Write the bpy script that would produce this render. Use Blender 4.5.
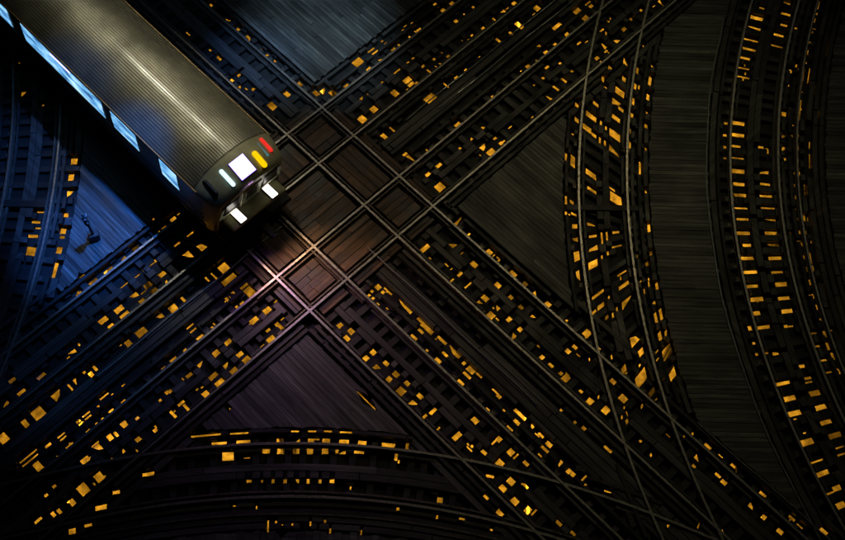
import bpy, bmesh, math, random
import numpy as np
from mathutils import Vector, Matrix
from mathutils.geometry import delaunay_2d_cdt

for o in list(bpy.data.objects):
    bpy.data.objects.remove(o)
SC = bpy.context.scene
COL = SC.collection
random.seed(18)
RNG = np.random.default_rng(18)
R = math.radians

# ------------------------------------------------------------------ camera
# solved from the rails: focal 1149 px on an 845 px frame, 30.7 m above the rails, looking 63 degrees down
FPX, PITCH, ROLL, CAMH = 1149.35, R(63.3425), R(1.4142), 30.716
cam = bpy.data.cameras.new('camera'); cam_o = bpy.data.objects.new('camera', cam); COL.objects.link(cam_o)
cam.sensor_width = 36.0; cam.lens = FPX / 845.0 * 36.0
cam.clip_start = 0.5; cam.clip_end = 400
fw = Vector((0, math.cos(PITCH), -math.sin(PITCH))); up = Vector((0, math.sin(PITCH), math.cos(PITCH))); rt = Vector((1, 0, 0))
rx = rt * math.cos(ROLL) + up * math.sin(ROLL); ux = -rt * math.sin(ROLL) + up * math.cos(ROLL)
m = Matrix((rx, ux, -fw)).transposed().to_4x4(); m.translation = Vector((0, 0, CAMH))
cam_o.matrix_world = m
SC.camera = cam_o

# ------------------------------------------------------------------ night sky and a faint warm fill lamp, added as city glow
world = bpy.data.worlds.new('World'); SC.world = world; world.use_nodes = True
wn = world.node_tree.nodes; wl = world.node_tree.links
bg = wn['Background']; sky = wn.new('ShaderNodeTexSky'); sky.sky_type = 'NISHITA'; sky.sun_disc = False
sky.sun_elevation = R(-4.0); sky.sun_rotation = R(40)
wl.new(sky.outputs[0], bg.inputs[0]); bg.inputs[1].default_value = 0.05
moon = bpy.data.lights.new('moon', 'SUN'); moon.energy = 0.02; moon.angle = R(10); moon.color = (1.0, .93, .75)
moon_o = bpy.data.objects.new('moon', moon); COL.objects.link(moon_o); moon_o.rotation_euler = (R(38), 0, R(150))
SC.view_settings.view_transform = 'Standard'; SC.view_settings.look = 'None'
SC.view_settings.exposure = 0.0; SC.view_settings.gamma = 1.0; SC.view_settings.use_curve_mapping = False
SC.render.engine = 'CYCLES'
SC.cycles.use_denoising = True
SC.cycles.max_bounces = 5; SC.cycles.sample_clamp_indirect = 3.0

# ------------------------------------------------------------------ photo pixel -> point on a level plane
def ground(p, z=0.0):
    p = np.atleast_2d(np.asarray(p, float))
    x = (p[:, 0] - 422.5) / FPX; y = -(p[:, 1] - 270) / FPX
    c, s = math.cos(ROLL), math.sin(ROLL); x, y = c * x - s * y, s * x + c * y
    cp, sp = math.cos(PITCH), math.sin(PITCH)
    d = np.stack([x, cp + y * sp, -sp + y * cp], 1); t = (z - CAMH) / d[:, 2]
    return d[:, :2] * t[:, None]

def pixel(x, y, z):
    v = Vector((x, y, z - CAMH)); w = v.dot(fw)
    return 422.5 + FPX * v.dot(rx) / w, 270 - FPX * v.dot(ux) / w

# ------------------------------------------------------------------ materials
def nodes(name):
    mt = bpy.data.materials.new(name); mt.use_nodes = True
    nt = mt.node_tree; return mt, nt, nt.nodes['Principled BSDF']

def N(nt, kind, **kw):
    n = nt.nodes.new(kind)
    for k, v in kw.items():
        if hasattr(n, k): setattr(n, k, v)
        else: n.inputs[k].default_value = v
    return n

def ramp(nt, src, stops):
    r = nt.nodes.new('ShaderNodeValToRGB'); e = r.color_ramp.elements
    while len(e) < len(stops): e.new(.5)
    for q, (p, c) in zip(e, stops): q.position = p; q.color = (*c, 1) if len(c) == 3 else c
    nt.links.new(src, r.inputs[0]); return r.outputs[0]

def mixc(nt, fac, a, b, mode='MIX'):
    n = nt.nodes.new('ShaderNodeMix'); n.data_type = 'RGBA'; n.blend_type = mode
    for sock, v in ((n.inputs[0], fac), (n.inputs[6], a), (n.inputs[7], b)):
        if hasattr(v, 'links') : nt.links.new(v, sock)
        elif isinstance(v, (int, float)): sock.default_value = v
        else: sock.default_value = (*v, 1)
    return n.outputs[2]

def wood(name, angle, dark, light, stain=(.02, .016, .012), rough=(.45, .85), grain=46.0, dirt=.5):
    """weathered timber, grain along a world direction"""
    mt, nt, b = nodes(name)
    geo = N(nt, 'ShaderNodeNewGeometry')
    mp = N(nt, 'ShaderNodeMapping'); mp.vector_type = 'TEXTURE'; mp.inputs['Rotation'].default_value = (0, 0, angle)
    nt.links.new(geo.outputs['Position'], mp.inputs[0])
    st = N(nt, 'ShaderNodeMapping'); st.inputs['Scale'].default_value = (1.6, grain, 8)
    nt.links.new(mp.outputs[0], st.inputs[0])
    oi = N(nt, 'ShaderNodeObjectInfo')
    off = N(nt, 'ShaderNodeMath', operation='MULTIPLY'); nt.links.new(oi.outputs['Random'], off.inputs[0]); off.inputs[1].default_value = 37.0
    n1 = N(nt, 'ShaderNodeTexNoise', noise_dimensions='4D'); n1.inputs['Scale'].default_value = 1.0; n1.inputs['Detail'].default_value = 6; n1.inputs['Roughness'].default_value = .62
    nt.links.new(st.outputs[0], n1.inputs['Vector']); nt.links.new(off.outputs[0], n1.inputs['W'])
    col = ramp(nt, n1.outputs['Fac'], [(.3, dark), (.68, light)])
    n2 = N(nt, 'ShaderNodeTexNoise'); n2.inputs['Scale'].default_value = .9; n2.inputs['Detail'].default_value = 7; n2.inputs['Roughness'].default_value = .68
    nt.links.new(geo.outputs['Position'], n2.inputs['Vector'])
    fac = ramp(nt, n2.outputs['Fac'], [(.42, (0, 0, 0)), (.66, (dirt, dirt, dirt))])
    col = mixc(nt, fac, col, stain)
    s3 = N(nt, 'ShaderNodeMapping'); s3.inputs['Scale'].default_value = (.3, 4.5, 1); nt.links.new(mp.outputs[0], s3.inputs[0])
    n3 = N(nt, 'ShaderNodeTexNoise'); n3.inputs['Scale'].default_value = 1.0; n3.inputs['Detail'].default_value = 5; n3.inputs['Roughness'].default_value = .7
    nt.links.new(s3.outputs[0], n3.inputs['Vector'])
    col = mixc(nt, 1.0, col, ramp(nt, n3.outputs['Fac'], [(.36, (.28, .28, .28)), (.5, (.85, .85, .85)), (.68, (1.5, 1.5, 1.5))]), 'MULTIPLY')
    var = N(nt, 'ShaderNodeMapRange'); nt.links.new(oi.outputs['Random'], var.inputs[0]); var.inputs[3].default_value = .5; var.inputs[4].default_value = 1.5
    hv = N(nt, 'ShaderNodeHueSaturation'); nt.links.new(col, hv.inputs['Color']); nt.links.new(var.outputs[0], hv.inputs['Value'])
    nt.links.new(hv.outputs[0], b.inputs['Base Color'])
    rr = N(nt, 'ShaderNodeMapRange'); nt.links.new(n2.outputs['Fac'], rr.inputs[0]); rr.inputs[1].default_value = .35; rr.inputs[2].default_value = .65
    rr.inputs[3].default_value = rough[1]; rr.inputs[4].default_value = rough[0]
    nt.links.new(rr.outputs[0], b.inputs['Roughness'])
    bp = N(nt, 'ShaderNodeBump'); bp.inputs['Strength'].default_value = .55; bp.inputs['Distance'].default_value = .012
    nt.links.new(n1.outputs['Fac'], bp.inputs['Height']); nt.links.new(bp.outputs[0], b.inputs['Normal'])
    return mt

def plain(name, color, rough=.6, metal=0.0, vary=.5, scale=6.0, bump=.2, emit=None, power=0.0):
    mt, nt, b = nodes(name)
    geo = N(nt, 'ShaderNodeNewGeometry')
    n = N(nt, 'ShaderNodeTexNoise'); n.inputs['Scale'].default_value = scale; n.inputs['Detail'].default_value = 6; n.inputs['Roughness'].default_value = .65
    nt.links.new(geo.outputs['Position'], n.inputs['Vector'])
    lo = tuple(c * (1 - vary) for c in color); hi = tuple(min(1, c * (1 + vary)) for c in color)
    nt.links.new(ramp(nt, n.outputs['Fac'], [(.3, lo), (.7, hi)]), b.inputs['Base Color'])
    b.inputs['Metallic'].default_value = metal
    rr = N(nt, 'ShaderNodeMapRange'); nt.links.new(n.outputs['Fac'], rr.inputs[0]); rr.inputs[3].default_value = min(1, rough * 1.3); rr.inputs[4].default_value = rough * .7
    nt.links.new(rr.outputs[0], b.inputs['Roughness'])
    if bump:
        bp = N(nt, 'ShaderNodeBump'); bp.inputs['Strength'].default_value = bump; bp.inputs['Distance'].default_value = .01
        nt.links.new(n.outputs['Fac'], bp.inputs['Height']); nt.links.new(bp.outputs[0], b.inputs['Normal'])
    if emit:
        b.inputs['Emission Color'].default_value = (*emit, 1); b.inputs['Emission Strength'].default_value = power
    return mt

TA = R(-44.37); TB = TA + math.pi / 2
M = {}
for key, ang in (('a', TA), ('b', TB), ('x', 0.0)):
    M['plank_' + key] = wood('weathered_plank_' + key, ang, (.042, .04, .038), (.165, .16, .148), grain=30)
    M['board_' + key] = wood('track_board_' + key, ang, (.022, .02, .019), (.1, .094, .088), grain=34)
    M['tie_' + key] = wood('creosoted_tie_' + key, ang, (.006, .005, .0045), (.023, .02, .018), grain=30)
    M['brown_' + key] = wood('crossing_plank_' + key, ang, (.05, .032, .022), (.2, .12, .075), stain=(.01, .008, .008), grain=26, dirt=1.0)
M['rust'] = plain('rail_web_rust', (.06, .038, .026), .8, 0, .6, 14, .3)
M['railhead'] = plain('polished_rail_head', (.27, .25, .22), .46, 1.0, .4, 9, .05)
M['dullhead'] = plain('dull_guard_rail_head', (.11, .095, .08), .6, .8, .5, 12, .1)
M['pan'] = plain('grimy_underdeck', (.008, .007, .006), .85, 0, .7, 2.5, .3)
M['iron'] = plain('painted_iron', (.05, .05, .05), .55, .3, .4, 8, .15)
M['galv'] = plain('galvanised_metal', (.4, .42, .42), .45, .7, .3, 10, .1)

# ------------------------------------------------------------------ object helpers
def tag(o, label=None, cat=None, group=None, kind=None):
    if label: o['label'] = label
    if cat: o['category'] = cat
    if group: o['group'] = group
    if kind: o['kind'] = kind
    return o

def empty(name, loc=(0, 0, 0), rz=0.0):
    o = bpy.data.objects.new(name, None); COL.objects.link(o); o.location = loc; o.rotation_euler = (0, 0, rz)
    o.empty_display_size = .2
    return o

def mesh_obj(name, verts, faces, mats, parent=None, fm=None, smooth=False):
    me = bpy.data.meshes.new(name); me.from_pydata([tuple(map(float, v)) for v in verts], [], faces)
    for mt in (mats if isinstance(mats, (list, tuple)) else [mats]): me.materials.append(mt)
    if fm: me.polygons.foreach_set('material_index', fm)
    if smooth: me.polygons.foreach_set('use_smooth', [True] * len(me.polygons))
    o = bpy.data.objects.new(name, me); COL.objects.link(o)
    if parent:
        o.parent = parent
    return o

class MB:
    """collects boxes, tubes and profiles into one mesh"""
    def __init__(self): self.v = []; self.f = []
    def add(self, v, f):
        b = len(self.v); self.v += [tuple(q) for q in v]; self.f += [tuple(i + b for i in q) for q in f]; return self
    def box(self, x0, x1, y0, y1, z0, z1, c=0.0):
        bm = bmesh.new(); bmesh.ops.create_cube(bm, size=1)
        for v in bm.verts: v.co = ((x0 + x1) / 2 + v.co.x * (x1 - x0), (y0 + y1) / 2 + v.co.y * (y1 - y0), (z0 + z1) / 2 + v.co.z * (z1 - z0))
        if c: bmesh.ops.bevel(bm, geom=bm.edges[:], offset=c, segments=2, affect='EDGES', profile=.5)
        return self.frombm(bm)
    def frombm(self, bm):
        bm.verts.index_update()
        self.add([v.co[:] for v in bm.verts], [[v.index for v in f.verts] for f in bm.faces]); bm.free(); return self
    def cyl(self, p, q, r0, r1=None, n=16):
        p, q = Vector(p), Vector(q); r1 = r0 if r1 is None else r1
        ax = (q - p).normalized(); e = ax.orthogonal().normalized(); g = ax.cross(e)
        v = [p + (e * math.cos(2 * math.pi * i / n) + g * math.sin(2 * math.pi * i / n)) * r0 for i in range(n)]
        v += [q + (e * math.cos(2 * math.pi * i / n) + g * math.sin(2 * math.pi * i / n)) * r1 for i in range(n)]
        f = [(i, (i + 1) % n, n + (i + 1) % n, n + i) for i in range(n)] + [tuple(range(n))[::-1], tuple(range(n, 2 * n))]
        return self.add(v, f)
    def capsule(self, p, q, r, n=14):
        p, q = Vector(p), Vector(q); ax = (q - p).normalized(); e = ax.orthogonal().normalized(); g = ax.cross(e)
        rings = []
        for k in range(1, 5): a = math.pi / 2 * (1 - k / 4); rings.append((p - ax * r * math.sin(a), r * math.cos(a)))
        for k in range(0, 4): a = math.pi / 2 * k / 4; rings.append((q + ax * r * math.sin(a), r * math.cos(a)))
        v = []; f = []
        for c, rr in rings: v += [c + (e * math.cos(2 * math.pi * i / n) + g * math.sin(2 * math.pi * i / n)) * rr for i in range(n)]
        for k in range(len(rings) - 1): f += [(k * n + i, k * n + (i + 1) % n, (k + 1) * n + (i + 1) % n, (k + 1) * n + i) for i in range(n)]
        v += [p - ax * r, q + ax * r]; L = len(rings) * n
        f += [(L, (i + 1) % n, i) for i in range(n)] + [(L + 1, L - n + i, L - n + (i + 1) % n) for i in range(n)]
        return self.add(v, f)
    def build(self, name, mat, parent=None, smooth=False): return mesh_obj(name, self.v, self.f, mat, parent, None, smooth)

# ------------------------------------------------------------------ track alignments
XB, YB = (-19.5, 19.5), (3.0, 31.0)          # the piece of the place that is built
ZTIE, ZPAN = -.17, -.30                       # rail tops lie at z = 0

class Straight:
    def __init__(self, th, off, s0, s1):
        self.u = np.array([math.cos(th), math.sin(th)]); self.n = np.array([-self.u[1], self.u[0]]); self.off = off; self.s0, self.s1 = s0, s1; self.step = 50.0; self.th = th
    def pt(self, s, t):
        s, t = np.broadcast_arrays(np.asarray(s, float), np.asarray(t, float))
        return s[..., None] * self.u + (t[..., None] + self.off) * self.n
    def st(self, p): p = np.atleast_2d(p); return p @ self.u, p @ self.n - self.off
    def tan(self, s): return self.th

class Curve:
    def __init__(self, left, right, ax, deg, a, b, g=1.505):
        sw = (lambda p: p[:, ::-1]) if ax == 'y' else (lambda p: p)
        P = np.concatenate([sw(ground(left)), sw(ground(right))]); off = np.r_[np.ones(len(left)), -np.ones(len(right))]
        mm = 1 if P[:len(left), 1].mean() > P[len(left):, 1].mean() else -1
        Q = P.copy(); Q[:, 1] -= off * mm * g / 2
        for i in range(20):
            c = np.polyfit(Q[:, 0], Q[:, 1], deg); d = np.polyval(np.polyder(c), P[:, 0])
            Q = P - off[:, None] * mm * (np.stack([-d, np.ones_like(d)], 1) / np.sqrt(1 + d * d)[:, None]) * g / 2
        lo, hi = Q[:, 0].min(), Q[:, 0].max()
        w = np.linspace(lo, hi, 900); v = np.polyval(c, w); dd = np.polyder(c)
        # run straight on (tangent) outside the measured piece
        wa = np.linspace(a, lo, 60)[:-1]; wb = np.linspace(hi, b, 60)[1:]
        va = v[0] + np.polyval(dd, lo) * (wa - lo); vb = v[-1] + np.polyval(dd, hi) * (wb - hi)
        w = np.r_[wa, w, wb]; v = np.r_[va, v, vb]
        self.p = np.stack([v, w], 1) if ax == 'y' else np.stack([w, v], 1)
        self.s = np.r_[0, np.cumsum(np.linalg.norm(np.diff(self.p, axis=0), axis=1))]
        g_ = np.gradient(self.p, self.s, axis=0); g_ /= np.linalg.norm(g_, axis=1)[:, None]
        self.g = g_; self.s0, self.s1 = 0.0, self.s[-1]; self.step = .45
    def pt(self, s, t):
        s, t = np.broadcast_arrays(np.asarray(s, float), np.asarray(t, float))
        x = np.interp(s, self.s, self.p[:, 0]); y = np.interp(s, self.s, self.p[:, 1])
        gx = np.interp(s, self.s, self.g[:, 0]); gy = np.interp(s, self.s, self.g[:, 1])
        return np.stack([x - gy * t, y + gx * t], -1)
    def st(self, p):
        p = np.atleast_2d(p); S = np.empty(len(p)); T = np.empty(len(p))
        for k in range(0, len(p), 4000):
            q = p[k:k + 4000]; d = ((q[:, None] - self.p[None]) ** 2).sum(2); i = d.argmin(1)
            e = q - self.p[i]; S[k:k + 4000] = self.s[i] + (e * self.g[i]).sum(1); T[k:k + 4000] = -e[:, 0] * self.g[i][:, 1] + e[:, 1] * self.g[i][:, 0]
        return S, T
    def tan(self, s): return math.atan2(np.interp(s, self.s, self.g[:, 1]), np.interp(s, self.s, self.g[:, 0]))

TR = {
 'A1': Straight(TA, 12.046, -36, 12), 'A2': Straight(TA, 8.467, -34, 8),
 'B1': Straight(TB, 16.471, -8, 32), 'B2': Straight(TB, 12.886, -10, 34),
 'C': Curve([(603,0),(595,34),(587,70),(583,108),(580,148),(579,188),(580,216),(583,256),(587,290),(593,324),(598,354),(609,390),(621,432),(635,468),(655,516),(665,540)],
            [(650,0),(641,30),(634,70),(630,108),(627,148),(628,188),(629,216),(633,256),(637,290),(644,324),(655,368),(665,404),(675,430),(692,470),(716,528),(722,540)], 'y', 4, 3.5, 30),
 'R': Curve([(751,0),(742,44),(735,78),(732,108),(730,148),(730,178),(733,216),(738,254),(745,294),(754,324),(768,362),(782,402),(794,432),(812,470),(834,510),(845,528)],
            [(800,0),(790,40),(781,94),(780,108),(778,148),(781,188),(784,216),(791,260),(800,300),(807,324),(820,364),(834,396),(845,418)], 'y', 3, 3.5, 30),
 'L': Curve([(66,470),(110,462),(169,452.5),(219,448),(269,444),(338,444.5),(382,449),(428,456),(466,463),(507,469.5),(553,478),(587,492),(627,506),(676,524)],
            [(120,508),(169,503),(229,496),(338,494.5),(398,501),(438,508),(507,523),(583,540)], 'x', 3, -16, 12),
 'W': Curve([(12,48),(13,108),(8,158),(0,210)],[(60,88),(60,108),(57,158),(50,216),(40,256),(28,292),(20,322),(2,370)], 'y', 3, 8, 30),
}
def skew(name, s):
    """ties of the curved connection lie square to the straight track they run into: slope ds/dt"""
    if name != 'C': return 0.0
    y = TR['C'].pt(s, 0)[1]
    return float(np.interp(y, [13.2, 15.6, 17.2, 17.8], [-.85, -.6, -.05, .72]))

# ------------------------------------------------------------------ open bays in the deck (the lit street shows through)
HOLES={
# name: rows of  x y length-along-track width-across (photo pixels)
'A1':"211 5 4 3,238 29 4 3,248 37 5 3,267 55 3 3,275 61 3 2,300 84 6 4,210 50 3 2,219 58 6 3,239 75 3 4,232 80 4 3,240 87 4 3,253 89 3 4,272 106 9 7,287 94 7 5,316 93 7 5,324 91 6 7,333 93 8 6,"
 "513 274 9 6,525 284 6 5,536 294 7 5,548 304 7 5,511 297 5 4,521 307 6 4,533 317 6 4,509 319 5 6,520 329 5 5,513 336 6 6,542 357 5 5,551 365 6 3,561 373 4 4,566 378 8 8,581 391 4 3,590 401 7 7,568 351 6 5,575 347 6 4,587 333 8 8,613 381 7 5,"
 "425 248 5 11,430 258 3 2,453 244 7 7,459 221 4 11,469 234 2 3,489 252 7 6,474 264 8 6,499 260 2 3,498 285 7 5,460 274 3 6,452 280 2 5,468 285 2 9,485 298 8 6,480 303 7 4,497 308 6 5,491 315 8 7,698 458 8 5,694 466 4 3,718 475 7 3,724 482 7 5,752 506 8 5,764 517 5 5,780 531 8 5,708 446 8 3,735 467 10 3,763 494 8 3,792 518 8 3,824 531 10 4,561 410 3 3,575 422 3 3,584 428 5 4,623 398 9 7,606 410 8 8",
'A2':"378 287 6 6,383 292 4 4,388 291 11 2,404 306 22 4,421 321 10 3,372 291 3 3,369 295 3 3,373 298 3 3,427 328 16 5,421 331 7 3,414 337 8 3,442 340 12 3,451 349 12 5,457 355 8 4,445 354 7 3,438 360 8 4,427 350 3 2,464 363 4 4,471 370 10 6,479 375 8 2,467 375 10 3,461 382 8 3,495 391 8 2,499 396 6 4,488 409 5 2,504 410 3 2,520 414 17 4,517 422 8 4,532 426 5 4,510 428 8 2,541 435 7 3,549 444 8 5,545 449 9 3,540 455 5 2,560 463 4 7,569 471 5 6,573 474 5 5,584 478 2 8,608 449 10 3,"
 "351 331 7 6,347 338 7 5,373 352 6 6,366 358 6 6,386 363 7 5,377 368 8 6,396 374 7 6,389 379 6 6,407 383 6 5,401 391 9 8,420 396 7 5,413 404 8 7,433 411 4 9,425 416 3 5,475 420 8 6,340 325 5 6,457 436 6 11,468 444 3 2,472 446 3 3,484 452 7 4,499 439 6 6,494 442 2 6,500 463 9 8,503 488 8 6,486 497 6 3,500 513 9 5,511 452 7 7,516 456 2 7,526 463 7 4,511 481 9 7,526 486 6 3,515 501 9 7,528 510 7 8,366 400 26 1,234 413 14 1,534 512 2 8,559 523 8 4,573 533 6 3",
'B1':"358 62 11 8,371 50 8 2,375 52 8 2,382 41 3 2,386 43 4 2,403 30 3 2,412 23 3 2,435 4 4 3,347 86 6 5,369 69 6 4,382 59 8 5,394 50 6 5,399 45 3 3,410 37 3 3,419 30 6 4,443 10 5 4,452 3 5 4,362 98 5 3,382 82 3 2,397 71 8 2,408 62 3 2,413 58 3 2,456 21 4 4,464 14 2 2,473 7 3 3,374 109 7 7,395 93 6 8,407 80 9 6,411 84 8 4,417 83 4 4,423 66 4 3,429 71 2 6,434 59 3 3,442 52 3 3,440 63 3 3,448 56 4 3,472 35 3 2,483 28 4 3,494 19 2 4,503 12 6 4,514 3 5 4,362 119 8 8,"
 "136 249 9 6,123 260 10 6,109 271 11 6,94 282 11 6,78 295 11 5,152 264 8 1,138 275 8 1,124 285 9 1,162 274 8 5,148 285 9 6,134 296 10 6,119 309 11 6,103 320 11 6,154 291 9 6,142 301 7 5,125 315 12 6,166 282 4 4,160 232 2 4,165 228 2 4,174 220 7 7,190 234 8 2,177 244 7 2,202 246 9 9,188 256 9 10,111 326 7 5,72 353 11 5,41 376 11 4,21 392 10 4,5 404 9 4,12 380 8 4",
'B2':"430 98 12 8,446 85 2 7,456 77 4 2,498 40 3 6,493 96 4 3,537 8 6 7,519 25 5 10,511 33 3 5,557 26 11 4,577 11 8 5,588 3 7 2,591 6 5 4,586 18 7 6,567 34 5 4,555 44 4 3,546 52 5 4,539 46 4 3,528 66 5 4,543 78 3 3,547 67 5 3,560 63 3 2,564 80 3 7,556 88 3 8,549 97 3 8,572 71 3 3,579 43 5 2,534 85 2 2,603 46 4 8,606 51 4 2,602 30 5 2,617 40 6 5,624 29 5 4,631 19 3 3,641 10 3 3,597 58 5 4,661 2 4 7,384 136 5 7,392 129 2 7,405 154 6 3,411 159 4 12,427 150 2 3,458 125 7 6,439 165 7 4,428 174 6 4,440 187 9 9,460 148 3 3,471 139 4 3,483 127 4 4,484 147 8 6,491 152 9 7,495 138 4 3,501 143 4 4,"
 "224 268 10 11,229 279 18 6,214 276 2 9,207 279 2 6,250 292 9 12,244 286 9 3,233 293 4 4,227 299 3 5,242 303 5 3,237 307 3 4,254 320 10 6,267 310 9 6,277 324 5 4,173 308 9 8,183 299 3 6,160 317 8 6,190 326 9 2,193 330 8 2,201 338 9 7,212 328 4 4,185 350 4 3,174 360 9 6,189 375 8 4,201 364 9 5,216 353 8 6,228 342 8 5,213 376 11 5,227 365 8 5,240 354 8 5,220 383 11 8,234 371 9 7,247 360 9 8,206 394 8 8,271 339 9 7,268 330 5 3,280 326 4 8,181 403 8 3,186 407 3 8,173 414 3 9,202 387 3 2,197 389 3 2,170 391 4 4,141 332 13 8,128 343 7 7,58 395 13 9,76 381 5 7,70 387 2 8,91 374 5 6,84 372 3 3,95 368 3 6,38 413 13 11,25 423 6 9,104 396 11 2,124 402 6 5,112 411 5 5,86 414 9 2,88 417 8 2,78 421 5 3,81 423 6 2,97 424 3 4,103 419 3 4,124 424 7 7,137 418 4 3,167 392 5 4,160 400 3 3,155 430 5 4,88 431 5 3,3 438 10 10,61 435 9 2,63 438 8 2,28 456 22 2,30 460 20 2,38 466 8 10,48 445 7 3,70 446 10 5,58 456 4 4,95 444 9 2,98 448 8 8,110 437 6 7,116 434 3 6,138 439 6 5,85 460 10 6,110 460 6 2,123 451 4 4,83 489 11 12,99 477 9 10,72 502 6 8,53 514 4 6,59 511 4 6,38 520 9 3,54 486 4 3,46 495 4 3",
'C':"610 68 4 4,603 79 5 3,626 62 6 6,624 79 5 4,620 92 7 10,617 104 7 11,596 104 4 6,577 105 4 4,637 70 6 3,635 86 6 3,633 101 7 3,650 81 9 3,648 97 6 3,652 66 2 2,591 116 6 12,587 128 6 10,594 135 4 5,577 120 5 5,621 109 4 6,616 118 5 9,615 135 8 12,615 151 7 12,601 123 5 2,606 128 4 2,600 140 6 2,605 143 5 2,632 115 4 3,630 131 5 2,630 145 7 2,647 113 3 2,646 126 4 3,646 149 3 2,640 168 13 2,646 192 3 2,573 161 12 5,591 174 6 11,592 190 4 10,616 199 11 12,612 189 3 6,572 202 4 4,574 214 3 6,566 157 8 2,566 200 9 2,566 213 4 2,"
 "575 226 5 6,592 224 4 10,575 240 5 6,593 236 3 9,577 256 11 6,593 248 6 10,593 264 8 10,578 276 12 4,602 238 12 2,607 236 9 2,602 257 4 2,608 253 4 2,616 232 3 7,617 246 2 10,598 294 3 13,601 306 5 8,594 312 3 5,607 317 4 4,613 315 5 2,617 309 4 2,609 297 3 2,622 273 2 10,624 285 4 12,627 302 8 12,649 228 8 3,651 253 4 3,647 264 4 3,657 286 7 3,661 314 11 3,656 318 11 3,654 303 3 3,635 338 11 11,641 352 7 6,624 369 7 6,641 378 12 14,652 392 6 8,660 336 9 4,666 333 5 3,667 352 11 11,672 372 13 8,642 406 3 3,627 421 4 3,622 417 3 2",
'R':"763 327 4 15,750 328 5 4,786 326 3 4,791 326 2 5,754 343 3 3,757 354 3 3,766 353 2 5,776 353 4 7,802 366 4 6,783 383 4 15,808 378 3 7,809 382 2 7,790 398 6 12,815 393 6 11,794 413 6 15,821 407 6 12,826 422 5 12,814 333 2 6,817 346 2 6,824 360 2 6,829 372 2 6,825 334 7 3,828 346 8 3,833 356 8 3,839 371 6 3,807 442 7 15,835 435 6 14,817 461 2 13,840 447 2 9,842 454 2 9,823 473 6 14,837 488 6 9,830 493 2 9,841 505 7 10,"
 "743 219 3 13,770 220 3 13,743 233 4 15,771 233 4 13,747 245 4 9,773 245 4 13,747 258 4 15,775 258 4 14,750 272 4 15,777 272 3 13,752 286 4 14,781 284 5 13,757 299 5 14,784 298 4 13,756 313 5 9,787 311 5 12,798 219 3 3,804 218 6 3,800 232 4 2,806 232 4 2,802 244 4 2,807 244 4 2,804 257 4 2,810 258 12 3,807 269 5 3,813 268 6 2,810 282 6 2,815 282 6 2,813 296 5 2,817 307 6 3,822 314 5 2,821 320 4 4,"
 "726 123 3 4,738 123 4 14,725 135 3 4,738 135 4 14,725 147 3 3,736 146 3 10,761 147 3 6,725 158 2 3,738 158 2 12,738 171 5 14,764 172 4 10,739 184 4 13,765 184 3 11,740 195 4 13,766 196 3 13,741 208 2 13,768 208 2 14,784 114 5 5,793 125 2 2,783 136 3 3,792 136 3 2,798 136 4 2,784 148 3 2,798 148 5 2,785 159 3 2,798 160 4 2,795 173 3 2,799 173 4 2,795 185 3 2,799 186 4 2,796 197 4 2,800 197 4 2,799 112 16 3,"
 "757 18 4 14,754 28 3 15,751 40 2 14,749 49 3 14,745 58 3 12,743 68 2 13,743 77 2 13,787 3 2 7,786 14 3 10,784 25 3 8,779 35 3 11,777 46 2 12,796 28 2 3,818 5 9 3,814 20 5 3,812 32 3 3,809 42 3 3,807 52 5 3,802 78 20 3,800 104 9 3,762 8 2 5",
'L':"344 442 11 6,362 443 9 6,388 445 15 5,342 452 9 4,359 452 10 3,206 435 30 2,239 433 18 2,219 444 16 5,243 442 15 5,280 441 8 6,296 441 8 6,311 441 7 6,326 441 8 6,228 456 12 9,266 451 8 5,281 451 8 6,296 451 7 6,310 451 7 6,325 451 7 6,337 451 3 4,249 481 5 3,262 481 2 3,273 481 3 4,285 481 4 4,297 481 4 5,308 481 3 5,320 481 3 4,332 481 5 4,295 431 8 2,312 431 8 2,328 431 8 2,346 432 12 2,407 447 3 8,396 457 3 7,440 500 6 6,462 518 6 4,398 508 3 5,490 476 8 3,101 508 13 7,116 492 8 4,148 474 13 4,72 531 8 6,88 525 8 3,268 526 1 12,282 531 1 14,292 528 1 10,302 530 2 9,310 529 1 16,318 532 1 12,330 533 1 10,276 522 2 3,325 521 2 3,361 534 1 9",
'W':"24 94 6 6,19 63 2 2,43 105 2 2,36 222 3 10,38 228 2 6,33 236 4 11,31 251 10 10,63 231 6 6,62 237 3 5,59 250 8 6,55 270 17 4,74 161 7 7,71 177 7 6,70 194 7 7,66 215 5 5,41 212 2 8"}

def band(p, hi, lo, w):      # between the outer rails of a pair of tracks
    return (TR[hi].st(p.reshape(-1, 2))[1] < .7525 + w).reshape(p.shape[:-1]) & (TR[lo].st(p.reshape(-1, 2))[1] > -.7525 - w).reshape(p.shape[:-1])
BAYS = []      # track name, s, t, half length, half width, slope, level
LEVELS = (-.29, -.23, -.17, -.11, -.06)
for nm, rows in HOLES.items():
    tr = TR[nm]
    h = np.array([[float(q) for q in r.split()] for r in rows.split(',')])
    for lv, z in enumerate(LEVELS):
        c = ground(h[:, :2], z); s, t = tr.st(c)
        for i in range(len(h)):
            q0 = np.array(pixel(*c[i], z)); du = tr.pt(s[i] + .1, t[i]); dv = tr.pt(s[i], t[i] + .1)
            pu = np.linalg.norm(np.array(pixel(*du, z)) - q0) * 10; pv = np.linalg.norm(np.array(pixel(*dv, z)) - q0) * 10
            BAYS.append((nm, s[i], t[i], max(h[i, 2], 1.6) / pu / 2, max(h[i, 3], 1.4) / pv / 2, skew(nm, s[i]), lv))
# narrow slits between the guard boards right of the outer curve
tr = TR['R']
for t0 in (-1.63, -1.83, -2.03):
    s = 4.0
    while s < 25:
        ln = random.uniform(.15, .7)
        if random.random() < (.62 if 6 < s < 16 else .4):
            for lv in range(5): BAYS.append(('R', s + ln / 2, t0, ln / 2, .016, 0, lv))
        s += ln + random.uniform(.1, .5)
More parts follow.
